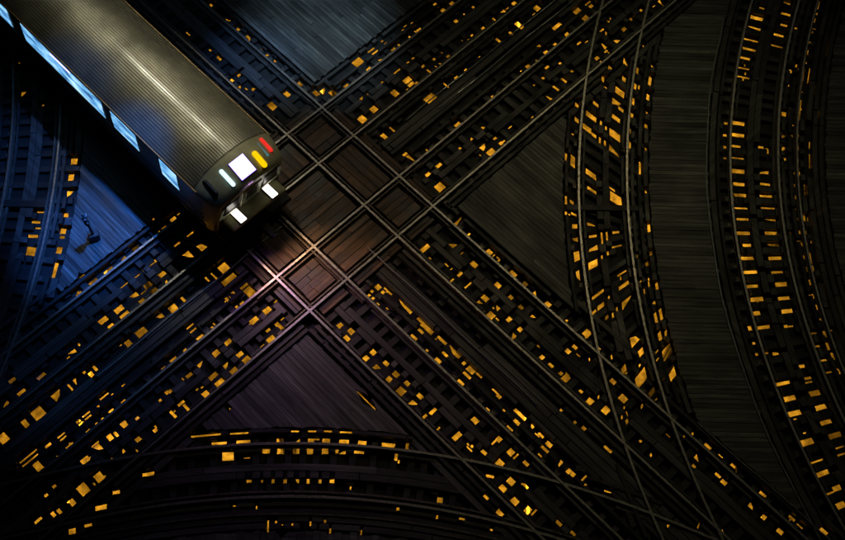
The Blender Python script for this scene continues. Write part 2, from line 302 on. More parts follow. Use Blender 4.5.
# chinks between ties and boards
lanes = {'A1': (.95, .95, -.3, -.45, .33), 'A2': (.95, -.3, -.5, 1.32, 1.42, .4), 'B1': (.95, -.5, -.4, .25, 1.35), 'B2': (.95, .28, -.35, -.5, 1.32, 2.3), 'C': (-.95, .4, -.35, 1.02, -1.2, .05), 'R': (-.98, -1.2, -.45, .45, -1.46), 'L': (.95, .45, -.4, -.95)}
rc = random.Random(7)
for nm, ls in lanes.items():
    tr = TR[nm]
    for _ in range({'A1': 60, 'A2': 60, 'B1': 55, 'B2': 80, 'C': 45, 'R': 60, 'L': 14}[nm]):
        s = rc.uniform(tr.s0, tr.s1); t = rc.choice(ls) + rc.uniform(-.05, .05); px, py = pixel(*tr.pt(s, t), -.2)
        if not (0 < px < 845 and 0 < py < 540): continue
        if nm[0] in 'AB' and (tr.pt(s, t)[None] @ np.array([[TR['A1'].n[0]], [TR['A1'].n[1]]]))[0, 0] > 0 and band(tr.pt(s, t)[None], 'B1' if nm[0] == 'A' else 'A1', 'B2' if nm[0] == 'A' else 'A2', .3)[0]: continue
        a, b = rc.choice(((.10, .03), (.03, .09), (.05, .045), (.16, .025))); z = rc.uniform(.7, 1.2)
        base = ground([(px, py)], LEVELS[0])
        for lv, zz in enumerate(LEVELS):
            s_, t_ = tr.st(ground([(px, py)], zz)); BAYS.append((nm, s_[0], t_[0], a * z / 2 + .01, b * z / 2 + .01, skew(nm, s), lv))
def quad(b, ragged=False):
    nm, s, t, hs, ht, k, lv = b; tr = TR[nm]; cs = [[-1, -1], [1, -1], [1, 1], [-1, 1]]
    if ragged and min(hs, ht) > .05:      # broken, uneven edges of the openings
        cs = [[a * random.uniform(.82, 1.0), c * random.uniform(.85, 1.0)] for a, c in cs]
        if random.random() < .16:
            i = random.randrange(4); cs[i] = [cs[i][0] * random.uniform(-.3, .4), cs[i][1] * random.uniform(.2, .8)]
    return np.array([tr.pt(s + a * hs + k * c * ht, t + c * ht) for a, c in cs])
QUADS = [quad(b, True) for b in BAYS if b[6] == 0]          # cut through the pan
GR = .02
NX, NY = int((XB[1] - XB[0]) / GR), int((YB[1] - YB[0]) / GR)
OPEN = np.zeros((3, NX, NY), bool)                           # kept clear by ties / boards / planks
for bay in BAYS:
    q = quad(bay)
    a = np.floor((q.min(0) - (XB[0], YB[0])) / GR).astype(int); b = np.ceil((q.max(0) - (XB[0], YB[0])) / GR).astype(int) + 1
    a = np.maximum(a, 0); b = np.minimum(b, (NX, NY))
    if (b <= a).any(): continue
    gx, gy = np.meshgrid(np.arange(a[0], b[0]), np.arange(a[1], b[1]), indexing='ij')
    P = np.stack([XB[0] + (gx + .5) * GR, YB[0] + (gy + .5) * GR], -1); sg = []
    for i in range(4):
        e = q[(i + 1) % 4] - q[i]; d = P - q[i]; sg.append(e[0] * d[..., 1] - e[1] * d[..., 0])
    sg = np.array(sg); hit = (sg >= -1e-3 * GR).all(0) | (sg <= 1e-3 * GR).all(0)
    for k in range(max(0, bay[6] - 2), 3): OPEN[k, a[0]:b[0], a[1]:b[1]] |= hit
def is_open(p, k=0):
    i = np.floor((p[..., 0] - XB[0]) / GR).astype(int); j = np.floor((p[..., 1] - YB[0]) / GR).astype(int)
    ok = (i >= 0) & (j >= 0) & (i < NX) & (j < NY)
    return OPEN[k, np.clip(i, 0, NX - 1), np.clip(j, 0, NY - 1)] & ok
def inside(p, mg=0.0): return (p[..., 0] > XB[0] - mg) & (p[..., 0] < XB[1] + mg) & (p[..., 1] > YB[0] - mg) & (p[..., 1] < YB[1] + mg)

# which straight track owns a point of the deck
def in_zone(p, nm, w=1.3):
    s, t = TR[nm].st(p.reshape(-1, 2)); return (np.abs(t) < w).reshape(p.shape[:-1])
AZ = lambda p, w=1.3: in_zone(p, 'A1', w) | in_zone(p, 'A2', w)
BZ = lambda p, w=1.3: in_zone(p, 'B1', w) | in_zone(p, 'B2', w)
def blocked(nm, p, board=False):
    """places where another track's timber takes over"""
    if nm[0] == 'A': return band(p, 'B1', 'B2', .42 if board else .2)
    if nm[0] == 'B': return band(p, 'A1', 'A2', .42 if board else .2)
    if nm == 'R': return np.zeros(p.shape[:-1], bool)
    b = AZ(p) | BZ(p)
    if nm == 'L': return b
    if nm == 'W': return b
    return b

def runs(ok, x):
    """contiguous stretches of True -> (start, end)"""
    out = []; i = 0; n = len(ok)
    while i < n:
        if ok[i]:
            j = i
            while j + 1 < n and ok[j + 1]: j += 1
            out.append((x[i], x[j])); i = j + 1
        else: i += 1
    return out

# ------------------------------------------------------------------ timber decks between the tracks (areas given by distances from the tracks)
def tq(nm):
    tr = TR[nm]
    if isinstance(tr, Straight): return lambda p: tr.st(p.reshape(-1, 2))[1].reshape(p.shape[:-1])
    # distance field of a curve on a 0.1 m lattice, read bilinearly
    g = .1; nx, ny = int((XB[1] - XB[0] + 2) / g), int((YB[1] - YB[0] + 2) / g)
    gx, gy = np.meshgrid(XB[0] - 1 + np.arange(nx) * g, YB[0] - 1 + np.arange(ny) * g, indexing='ij')
    full = tr.p, tr.s, tr.g; tr.p, tr.s, tr.g = tr.p[::6], tr.s[::6], tr.g[::6]
    F = tr.st(np.stack([gx, gy], -1).reshape(-1, 2))[1].reshape(nx, ny); tr.p, tr.s, tr.g = full
    def f(p):
        a = np.clip((p[..., 0] - XB[0] + 1) / g, 0, nx - 1.001); b = np.clip((p[..., 1] - YB[0] + 1) / g, 0, ny - 1.001)
        i = a.astype(int); j = b.astype(int); a = a - i; b = b - j
        return F[i, j] * (1 - a) * (1 - b) + F[i + 1, j] * a * (1 - b) + F[i, j + 1] * (1 - a) * b + F[i + 1, j + 1] * a * b
    return f
tA1, tA2, tB1, tB2, tC, tR, tL, tW = (tq(k) for k in ('A1', 'A2', 'B1', 'B2', 'C', 'R', 'L', 'W'))
DECKS = [
 ('grey timber deck at the top edge between the two crossing track pairs', TA, .13, lambda p: (tA1(p) > 1.25) & (tB1(p) > 1.66), 'plank_a', -.07),
 ('dark triangular timber deck right of the crossing, left of the slanting-tie curve', TA, .14, lambda p: (tA1(p) > 1.24) & (tB2(p) < -1.22) & (tC(p) > 1.22), 'plank_a', -.07),
 ('dark triangular timber deck below the crossing, above the bottom curve', TA, .15, lambda p: (tA2(p) < -1.22) & (tB2(p) < -1.22) & (tL(p) > 1.22), 'plank_a', -.07),
 ('blue-lit triangular timber deck left of the train with small signal', TA, .125, lambda p: (tB1(p) > 1.22) & (tA2(p) < -1.46) & (tW(p) < -1.48), 'plank_a', -.06),
 ('long dark timber deck of crosswise planks inside the outer right curve', 0.0, .14, lambda p: (tC(p) < -1.44) & (tR(p) > 1.42) & (tB2(p) < -1.22) & (tA1(p) > 1.24), 'plank_x', -.07),
 ('narrow dark timber deck along the right edge beyond the outer curve', 0.0, .14, lambda p: tR(p) < -2.24, 'plank_x', -.07),
 ('nearly black timber deck along the bottom edge below the flat curve', math.pi / 2, .2, lambda p: (tL(p) < -1.66) & (tA2(p) < -1.46) & (tB2(p) < -1.48), 'plank_x', -.08),
 ('dark blue timber deck at the far left edge outside the left curve', TA, .18, lambda p: (tW(p) > 1.48) & (tB1(p) > 1.3), 'plank_a', -.07),
]
def in_deck(p):
    o = np.zeros(p.shape[:-1], bool)
    for d in DECKS: o |= d[3](p)
    return o

# ------------------------------------------------------------------ timber pieces
def beam(name, tr, s0, s1, t0, t1, z0, z1, mat, parent, c=.012, wob=0.0):
    """timber running along a track, chamfered top edges"""
    n = max(1, int(math.ceil((s1 - s0) / tr.step))); ss = np.linspace(s0, s1, n + 1)
    prof = [(t0, z0), (t0, z1 - c), (t0 + c, z1), (t1 - c, z1), (t1, z1 - c), (t1, z0)]
    v = []; f = []
    for i, s in enumerate(ss):
        for t, z in prof:
            p = tr.pt(s, t); v.append((p[0], p[1], z + wob * (i / n - .5)))
    for i in range(n):
        for k in range(5): a = i * 6 + k; f.append((a, a + 1, a + 7, a + 6))
    f.append((5, 4, 3, 2, 1, 0)); e = n * 6; f.append(tuple(e + k for k in range(6)))
    return mesh_obj(name, v, f, mat, parent)

def prism(name, quad4, z0, z1, mat, parent, c=.01):
    q = np.asarray(quad4, float); m_ = q.mean(0); sz = max(.05, min(np.linalg.norm(q[0] - q[1]), np.linalg.norm(q[1] - q[2])))
    k = min(.35, 2 * c / sz); qi = []
    for i in range(4):
        a = q[i - 1] - q[i]; b = q[(i + 1) % 4] - q[i]; qi.append(q[i] + c * (a / (np.linalg.norm(a) + 1e-6) + b / (np.linalg.norm(b) + 1e-6)))
    v = [(*p, z0) for p in q] + [(*p, z1 - c) for p in q] + [(*p, z1) for p in qi]
    f = [(3, 2, 1, 0), (8, 9, 10, 11)]
    for i in range(4): j = (i + 1) % 4; f += [(i, j, 4 + j, 4 + i), (4 + i, 4 + j, 8 + j, 8 + i)]
    return mesh_obj(name, v, f, mat, parent)

def rail(name, tr, s0, s1, t, ztop, parent, head='railhead', h=.165, w=.084):
    n = max(1, int(math.ceil((s1 - s0) / tr.step))); ss = np.linspace(s0, s1, n + 1); zb = ztop - h
    prof = [(-.07, zb), (-.07, zb + .018), (-.012, zb + .035), (-.012, ztop - .045), (-w / 2, ztop - .035), (-w / 2, ztop - .008), (-w / 2 + .01, ztop),
            (w / 2 - .01, ztop), (w / 2, ztop - .008), (w / 2, ztop - .035), (.012, ztop - .045), (.012, zb + .035), (.07, zb + .018), (.07, zb)]
    k = len(prof); v = []; f = []; fm = []
    for s in ss:
        for dt, z in prof: p = tr.pt(s, t + dt); v.append((p[0], p[1], z))
    for i in range(n):
        for q in range(k - 1):
            a = i * k + q; f.append((a, a + 1, a + k + 1, a + k)); fm.append(1 if 5 <= q <= 7 else 0)
    f.append(tuple(range(k))[::-1]); f.append(tuple(n * k + q for q in range(k))); fm += [0, 0]
    return mesh_obj(name, v, f, [M['rust'], M[head]], parent, fm)

def tie_positions(nm, tr, s0, s1):
    g = np.arange(s0, s1, .04); tt = np.linspace(-1.2, 1.2, 61); hw = .1
    cost = np.zeros(len(g))
    for i, s in enumerate(g):
        k = skew(nm, s); P = np.concatenate([tr.pt(s + k * tt + d, tt) for d in (-.085, 0, .085)])
        cost[i] = is_open(P).mean() * 14
    pitch = .40 if nm == 'R' else .46
    lo, hi = int(.32 / .04), int(.60 / .04); D = np.full(len(g), 1e9); B = np.full(len(g), -1)
    D[:hi] = cost[:hi]
    for i in range(lo, len(g)):
        for j in range(max(0, i - hi), i - lo + 1):
            d = D[j] + cost[i] + (((i - j) * .04 - pitch) / .16) ** 2 * .25
            if i >= hi and d < D[i]: D[i] = d; B[i] = j
    i = len(g) - 1 - int(np.argmin(D[::-1][:hi])); out = []
    while i >= 0: out.append(g[i]); i = B[i]
    return out[::-1]

def key(th):
    d = lambda a: abs(math.sin(th - a))
    return min((('a', d(TA)), ('b', d(TB)), ('x', d(0))), key=lambda q: q[1])[0]

ZOFF = {'A1': 0, 'A2': 0, 'B1': -.004, 'B2': -.004, 'C': -.009, 'R': 0, 'L': -.013, 'W': -.009}
LABEL = {
 'A1': 'straight track running from top left to bottom right, right of the train',
 'A2': 'straight track that the silver train stands on, running down to the bottom edge',
 'B1': 'straight track crossing from left edge to top, passing just in front of the train',
 'B2': 'straight track from bottom left to top right, lower of the crossing pair',
 'C': 'curved connecting track with slanting ties, between the dark timber triangle and right-hand deck',
 'R': 'outer curved track at the right edge with ladder of yellow gaps',
 'L': 'flat curved track along the bottom edge below the dark triangle deck',
 'W': 'curved track at the left edge beside the blue-lit deck'}
ROOT = {}
BOARDS = {  # t0, t1, top
 'std': [(-.2, -.004, -.105), (.004, .2, -.1), (-.66, -.585, -.09), (.56, .64, -.09), (1.08, 1.19, -.03), (-1.2, -1.08, -.03), (-.99, -.88, -.1)],
 'A1': [(1.5, 1.64, -.09)], 'A2': [(1.5, 1.62, -.09), (1.64, 1.84, -.08), (1.86, 2.06, -.085), (2.08, 2.28, -.08), (-1.42, -1.25, -.1)],
 'B1': [(1.5, 1.62, -.09)], 'B2': [(1.5, 1.62, -.09), (1.64, 1.84, -.08), (1.86, 2.06, -.085), (-1.45, -1.25, -.08)],
 'C': [(1.25, 1.4, -.09), (-1.42, -1.28, -.08)], 'R': [(-1.6, -1.46, -.07), (-1.81, -1.66, -.07), (-2.01, -1.86, -.07), (-2.2, -2.06, -.06), (1.22, 1.4, -.06)],
 'L': [(-1.42, -1.27, -.07), (-1.62, -1.46, -.07), (1.25, 1.4, -.09)], 'W': [(1.25, 1.45, -.08), (-1.46, -1.25, -.08)]}
n_tie = 0
for nm, tr in TR.items():
    root = ROOT[nm] = empty('railway_track', (0, 0, 0)); tag(root, LABEL[nm], 'railway track', 'tracks of the junction')
    for t in (.7525, -.7525):
        rail('rail', tr, tr.s0, tr.s1, t, ZOFF[nm], root)
    plates = []
    # ties
    for s in tie_positions(nm, tr, tr.s0 + .2, tr.s1 - .2):
        k = skew(nm, s); w = random.uniform(.19, .215) / 2; e0 = 1.3 + random.uniform(-.06, .12); e1 = 1.3 + random.uniform(-.06, .12)
        tt = np.arange(-e0, e1, .02); P = np.stack([tr.pt(s + k * tt + d, tt) for d in (-w, -w / 2, 0, w / 2, w)])
        ok = inside(P).all(0) & ~is_open(P).any(0) & ~blocked(nm, P[2])
        zt = ZTIE + random.uniform(-.012, .0); th = tr.tan(s) + math.pi / 2 - math.atan(k)
        for a, b in runs(ok, tt):
            if b - a < .09: continue
            q = [tr.pt(s + k * a - w, a), tr.pt(s + k * a + w, a), tr.pt(s + k * b + w, b), tr.pt(s + k * b - w, b)]
            prism('tie', q, ZPAN + .004, zt, M['tie_' + key(th)], root, .012); n_tie += 1
            for tp in (.7525, -.7525):          # steel plate and spikes that hold the rail
                if a + .12 < tp < b - .12:
                    c_ = tr.pt(s + k * tp, tp); ph = tr.tan(s); du = np.array([math.cos(ph), math.sin(ph)]) * .075; dn = np.array([-math.sin(ph), math.cos(ph)])
                    plates.append((c_, du, dn, zt))
    pm = MB()
    for c_, du, dn, zt in plates:
        q = [c_ - du - dn * .17, c_ + du - dn * .17, c_ + du + dn * .17, c_ - du + dn * .17]
        pm.add([(*p, zt - .005) for p in q] + [(*p, zt + .016) for p in q], [(4, 5, 6, 7)] + [(i, (i + 1) % 4, 4 + (i + 1) % 4, 4 + i) for i in range(4)])
        for sx, sy in ((-.6, -.12), (.6, .12), (.6, -.12), (-.6, .12)):
            c2 = c_ + du * sx + dn * sy; e = .013
            pm.add([(c2[0] + a * e, c2[1] + b * e, z) for z in (zt + .01, zt + .04) for a, b in ((-1, -1), (1, -1), (1, 1), (-1, 1))], [(4, 5, 6, 7)] + [(i, (i + 1) % 4, 4 + (i + 1) % 4, 4 + i) for i in range(4)])
    tag(pm.build('tie_plate', M['dullhead'], root), kind='stuff')
    # boards along the track
    for t0, t1, zt in BOARDS['std'] + BOARDS[nm]:
        s = tr.s0 + random.uniform(0, 3)
        while s < tr.s1 - .3:
            e = min(tr.s1, s + random.uniform(2.6, 4.8)); ss = np.arange(s, e, .03)
            if len(ss) < 4: break
            P = np.stack([tr.pt(ss, t) for t in np.linspace(t0 + .005, t1 - .005, 4)])
            ok = inside(P).all(0) & ~is_open(P, 1).any(0) & ~blocked(nm, P[1], True)
            if max(abs(t0), abs(t1)) > 1.22: ok &= ~in_deck(P[0]) & ~in_deck(P[-1])
            for a, b in runs(ok, ss):
                if b - a < .14: continue
                if random.random() < .03: continue
                dz = random.uniform(-.006, .006)
                low = zt < -.04
                beam('guard_timber' if zt > -.04 else 'board', tr, a, b, t0, t1, ZTIE if abs(t0) < 1.3 else ZPAN + .004, zt + dz,
                     M[('board_' if low else 'tie_') + key(tr.tan((a + b) / 2))], root, .01, random.uniform(-.006, .006))
            s = e + .012
# guard rails through the crossing and along the curves
for nm, others in (('A1', 'B'), ('A2', 'B'), ('B1', 'A'), ('B2', 'A')):
    tr = TR[nm]; o = TR[others + '1'].off, TR[others + '2'].off
    if nm[0] == 'A': s0, s1 = -(o[0] + 1.6), -(o[1] - 1.6)
    else: s0, s1 = o[1] - 1.6, o[0] + 1.6
    for sg in (1, -1): rail('guard_rail', tr, s0, s1, sg * (.7525 - .13), ZOFF[nm] - .03 - (.004 if nm[0] == 'B' else 0), ROOT[nm], 'dullhead', .15, .06)
for nm, sides in (('L', (-1,)), ('W', (-1,))):
    tr = TR[nm]
    for sg in sides: rail('guard_rail', tr, tr.s0, tr.s1, sg * (.7525 - .14), ZOFF[nm] - .02, ROOT[nm], 'dullhead', .14, .06)
tr = TR['R']; rail('third_rail', tr, tr.s0, tr.s1, -1.36, -.02, ROOT['R'], 'railhead', .14, .07)
tr = TR['L']; rail('third_rail', tr, tr.s0, tr.s1, -1.22, -.03, ROOT['L'], 'dullhead', .13, .07)

# ------------------------------------------------------------------ timber decks, plank by plank
for label, th, wd, pred, mat, zt in DECKS:
    root = empty('timber_deck', (0, 0, 0)); tag(root, label, 'timber deck', 'timber decks between the tracks')
    u = np.array([math.cos(th), math.sin(th)]); n = np.array([-u[1], u[0]])
    cx = np.array([(XB[0] + XB[1]) / 2, (YB[0] + YB[1]) / 2]); ss = np.arange(-26, 26, .05); count = 0
    v = -26.0
    while v < 26:
        w = wd * random.uniform(.9, 1.1); e = []
        for vv in (v + .004, v + w / 2, v + w - .004):
            P = cx + ss[:, None] * u + vv * n
            o = inside(P)
            if o.any(): k = np.where(o)[0]; o[k] &= pred(P[k]) & ~is_open(P[k], 2)
            e.append(o)
        if e[1].any():
            for a, b in runs(e[0] & e[1] & e[2], np.arange(len(ss))):
                if b - a < 4: continue
                ends = []
                for q in (0, 2):
                    i, j = a, b
                    while i > 0 and e[q][i - 1] and a - i < 8: i -= 1
                    while j < len(ss) - 1 and e[q][j + 1] and j - b < 8: j += 1
                    ends.append((ss[i], ss[j]))
                cuts = [0.0]; L = ss[b] - ss[a]
                while cuts[-1] < L - 3.2: cuts.append(cuts[-1] + random.uniform(2.4, 5.5))
                cuts = [0.0] + [c / L for c in cuts[1:] if c < L - .8] + [1.0]
                for c0, c1 in zip(cuts[:-1], cuts[1:]):
                    g0 = .006 if c0 > 0 else 0; g1 = .006 if c1 < 1 else 0
                    f = lambda q, c, g: ends[q][0] + (ends[q][1] - ends[q][0]) * c + g
                    r0 = random.uniform(-.03, .03) if c0 == 0 else 0; r1 = random.uniform(-.03, .03) if c1 == 1 else 0
                    Q = [cx + (f(0, c0, g0) + r0) * u + (v + .0035) * n, cx + (f(0, c1, -g1) + r1) * u + (v + .0035) * n,
                         cx + (f(1, c1, -g1) + r1) * u + (v + w - .0035) * n, cx + (f(1, c0, g0) + r0) * u + (v + w - .0035) * n]
                    if count < 298:
                        prism('plank', Q, zt - .055, zt + random.uniform(-.007, .004), M[mat], root, .004); count += 1
        v += w
    # joists under the deck carry it on the pan
    lab = root
    J = MB()
    for v in np.arange(-25, 25, 2.4):
        P = cx + v * u + np.arange(-26, 26, .1)[:, None] * n; o = inside(P)
        if o.any(): k = np.where(o)[0]; o[k] &= pred(P[k]) & ~is_open(P[k])
        for a, b in runs(o, np.arange(-26, 26, .1)):
            if b - a < .5: continue
            q = [cx + (v + d) * u + c * n for d, c in ((-.05, a), (.05, a), (.05, b), (-.05, b))]
            J.add([(*p, ZPAN + .004) for p in q] + [(*p, zt - .058) for p in q], [(3, 2, 1, 0), (4, 5, 6, 7)] + [(i, (i + 1) % 4, 4 + (i + 1) % 4, 4 + i) for i in range(4)])
    if J.v: J.build('joist', M['tie_b'], root)

# ------------------------------------------------------------------ crossing: planks in the cells between the eight rails
xr = empty('track_crossing', (0, 0, 0)); tag(xr, 'brown plank infill between the eight crossing rails in front of the train', 'track crossing')
uA, nA = TR['A1'].u, TR['A1'].n
av = [TR['A2'].off - .7525, TR['A2'].off + .7525, TR['A1'].off - .7525, TR['A1'].off + .7525]
bv = [TR['B2'].off - .7525, TR['B2'].off + .7525, TR['B1'].off - .7525, TR['B1'].off + .7525]
for i in range(3):
    for j in range(3):
        ia = .24 if i != 1 else .13; ib = .24 if j != 1 else .13
        a0, a1, b0, b1 = av[i] + ia, av[i + 1] - ia, bv[j] + ib, bv[j + 1] - ib
        along_b = (i + j) % 2 == 0 or i == 1 and j == 0
        lo, hi, l0, l1 = (b0, b1, a0, a1) if along_b else (a0, a1, b0, b1)
        nn = max(3, round((hi - lo) / .26)); v = lo
        ww = np.array([random.uniform(.7, 1.3) for _ in range(nn)]); ww *= (hi - lo) / ww.sum()
        for w in ww:
            segs = [(l0, l1)] if random.random() < .5 else None
            if segs is None:
                c = l0 + (l1 - l0) * random.uniform(.3, .7); segs = [(l0, c - .002), (c + .002, l1)]
            for q0, q1 in segs:
                if q0 == l0: q0 += random.uniform(0, .03)
                if q1 == l1: q1 -= random.uniform(0, .03)
                q1 -= .003
                g = .005
                if along_b: pts = [(q0, v + g), (q1, v + g), (q1, v + w - g), (q0, v + w - g)]          # (along nA, b)
                else: pts = [(v + g, q0), (v + g, q1), (v + w - g, q1), (v + w - g, q0)]
                Q = [uA * (-b) + nA * a for a, b in pts]
                prism('plank', Q, ZPAN + .004, -.085 + random.uniform(-.02, .008), M['brown_' + ('b' if along_b else 'a')], xr, .006)
            v += w
# planks lying alongside the outer rails of the crossing
def edge_planks(fix0, fix1, lo, hi, along_a):
    q = lo
    while q < hi - .2:
        e = min(hi, q + random.uniform(.7, 1.6))
        pts = [(fix0, q), (fix0, e - .012), (fix1, e - .012), (fix1, q)] if not along_a else [(q, fix0), (e - .012, fix0), (e - .012, fix1), (q, fix1)]
        Q = np.array([uA * (-b) + nA * a for a, b in pts])
        if not is_open(np.array([Q[0] + (Q[1] - Q[0]) * a + (Q[3] - Q[0]) * b for a in np.linspace(0, 1, 40) for b in (0, .5, 1)]), 1).any(): prism('plank', Q, ZPAN + .004, -.1 + random.uniform(-.02, .01), M['brown_' + ('b' if along_a else 'a')], xr, .006)
        q = e
for k in range(3):
    ia = .24 if k != 1 else .13
    for w0, w1 in ((.1, .22), (.23, .34)):
        edge_planks(bv[0] - w1, bv[0] - w0, av[k] + ia, av[k + 1] - ia, True); edge_planks(bv[3] + w0, bv[3] + w1, av[k] + ia, av[k + 1] - ia, True)
        edge_planks(av[0] - w1, av[0] - w0, bv[k] + ia, bv[k + 1] - ia, False); edge_planks(av[3] + w0, av[3] + w1, bv[k] + ia, bv[k + 1] - ia, False)

# ------------------------------------------------------------------ dark sheet added under the ties, blocks the lit street except at the openings
vv = [(XB[0] - 6, YB[0] - 6), (XB[1] + 6, YB[0] - 6), (XB[1] + 6, YB[1] + 8), (XB[0] - 6, YB[1] + 8)]
ee = [(0, 1), (1, 2), (2, 3), (3, 0)]
for q in QUADS:
    b = len(vv); vv += [tuple(p) for p in q]; ee += [(b, b + 1), (b + 1, b + 2), (b + 2, b + 3), (b + 3, b)]
ov, oe, of, *_ = delaunay_2d_cdt([Vector(p) for p in vv], ee, [], 0, 1e-4)
P = np.array([tuple(p) for p in ov]); keep = []
qa = np.array(QUADS)
for f in of:
    c = P[list(f)].mean(0); near = np.where((qa.min(1) <= c).all(1) & (qa.max(1) >= c).all(1))[0]; hit = False
    for k in near:
        q = qa[k]; s = [(q[(i + 1) % 4] - q[i])[0] * (c - q[i])[1] - (q[(i + 1) % 4] - q[i])[1] * (c - q[i])[0] for i in range(4)]
        if min(s) >= 0 or max(s) <= 0: hit = True; break
    if not hit: keep.append(tuple(f))
nV = len(P)
edges = {}
for f in keep:
    for i in range(3):
        a, b = f[i], f[(i + 1) % 3]; edges[(a, b)] = 1
rim = [(a, b, b + nV, a + nV) for a, b in edges if (b, a) not in edges]
pan = mesh_obj('elevated_deck_pan', [(*p, ZPAN) for p in P] + [(*p, ZPAN - .03) for p in P], keep + [tuple(i + nV for i in f[::-1]) for f in keep] + rim, M['pan'])
tag(pan, kind='structure')

# ------------------------------------------------------------------ the street below
ZS = -6.5
mt, nt, b = nodes('street_asphalt'); M['asphalt'] = mt
geo = N(nt, 'ShaderNodeNewGeometry')
n1 = N(nt, 'ShaderNodeTexNoise'); n1.inputs['Scale'].default_value = .8; n1.inputs['Detail'].default_value = 7
n2 = N(nt, 'ShaderNodeTexNoise'); n2.inputs['Scale'].default_value = 30; n2.inputs['Detail'].default_value = 4
for q in (n1, n2): nt.links.new(geo.outputs['Position'], q.inputs['Vector'])
c1 = ramp(nt, n1.outputs['Fac'], [(.36, (.035, .033, .03)), (.47, (.11, .108, .1)), (.56, (.15, .148, .14)), (.7, (.24, .235, .22))])  # wide tone swings also stand in for uneven light on the street
c2 = ramp(nt, n2.outputs['Fac'], [(.3, (.7, .7, .7)), (.7, (1.2, 1.2, 1.2))])
n3 = N(nt, 'ShaderNodeTexNoise'); n3.inputs['Scale'].default_value = 3.2; n3.inputs['Detail'].default_value = 5; nt.links.new(geo.outputs['Position'], n3.inputs['Vector'])
c3 = ramp(nt, n3.outputs['Fac'], [(.36, (.45, .42, .4)), (.55, (1.0, 1.0, 1.0)), (.7, (1.35, 1.35, 1.35))])
nt.links.new(mixc(nt, 1.0, mixc(nt, 1.0, c1, c2, 'MULTIPLY'), c3, 'MULTIPLY'), b.inputs['Base Color']); b.inputs['Roughness'].default_value = .85
street = mesh_obj('street', [(-45, -25, ZS), (45, -25, ZS), (45, 60, ZS), (-45, 60, ZS)], [(0, 1, 2, 3)], mt); tag(street, kind='structure')
M['paint'] = plain('worn_road_paint', (.55, .54, .5), .7, 0, .3, 12, .1)
for x0, dy in ((-11.5, 0), (-4.2, 1), (3.6, .5), (11.2, 0)):
    mb = MB()
    for k in range(7):
        y = 4 + dy + k * 4.2; mb.add([(x0, y, ZS + .004), (x0 + .12, y, ZS + .004), (x0 + .12, y + 2.6, ZS + .004), (x0, y + 2.6, ZS + .004)], [(0, 1, 2, 3)])
    mb.build('lane_marking', M['paint'], street)

# columns and sodium lamps that belong to the elevated structure, under the deck
M['lens_sodium'] = plain('sodium_lamp_lens', (.9, .5, .1), .4, 0, .05, 3, 0, (1, .55, .06), 6.0)
for p in ((330, 20), (540, 215), (270, 385), (120, 215), (690, 150), (690, 320), (835, 150), (760, 470), (300, 530)):
    x, y = ground([p])[0]
    mb = MB().box(x - .18, x + .18, y - .03, y + .03, ZS, ZPAN - .4).box(x - .18, x - .15, y - .16, y + .16, ZS, ZPAN - .4).box(x + .15, x + .18, y - .16, y + .16, ZS, ZPAN - .4)
    mb.box(x - .55, x + .55, y - .2, y + .2, ZPAN - .4, ZPAN - .031).box(x - .35, x + .35, y - .35, y + .35, ZS, ZS + .06)
    mb.build('column', M['iron'], pan)
SODIUM_W = 4300.0
for gx in (-12.5, -5, 2.5, 10):
    for gy in (6.5, 14.5, 22.5, 30):
        x = gx + (1.7 if gy in (14.5, 30) else 0); z = -.95
        MB().box(x - .3, x + .3, y0 := gy - .14, y0 + .28, z, z + .16, .02).box(x - .03, x + .03, gy - .03, gy + .03, z + .16, ZPAN - .031).build('lamp_housing', M['galv'], pan)
        MB().box(x - .25, x + .25, gy - .1, gy + .1, z - .03, z - .001, .01).build('lamp_lens', M['lens_sodium'], pan)
        l = bpy.data.lights.new('sodium_light', 'SPOT'); l.energy = SODIUM_W * random.uniform(.8, 1.15); l.color = (1.0, .43, .022); l.spot_size = R(155); l.spot_blend = .5; l.shadow_soft_size = .15
        lo = bpy.data.objects.new('sodium_light', l); COL.objects.link(lo); lo.location = (x, gy, z - .06); lo.parent = pan

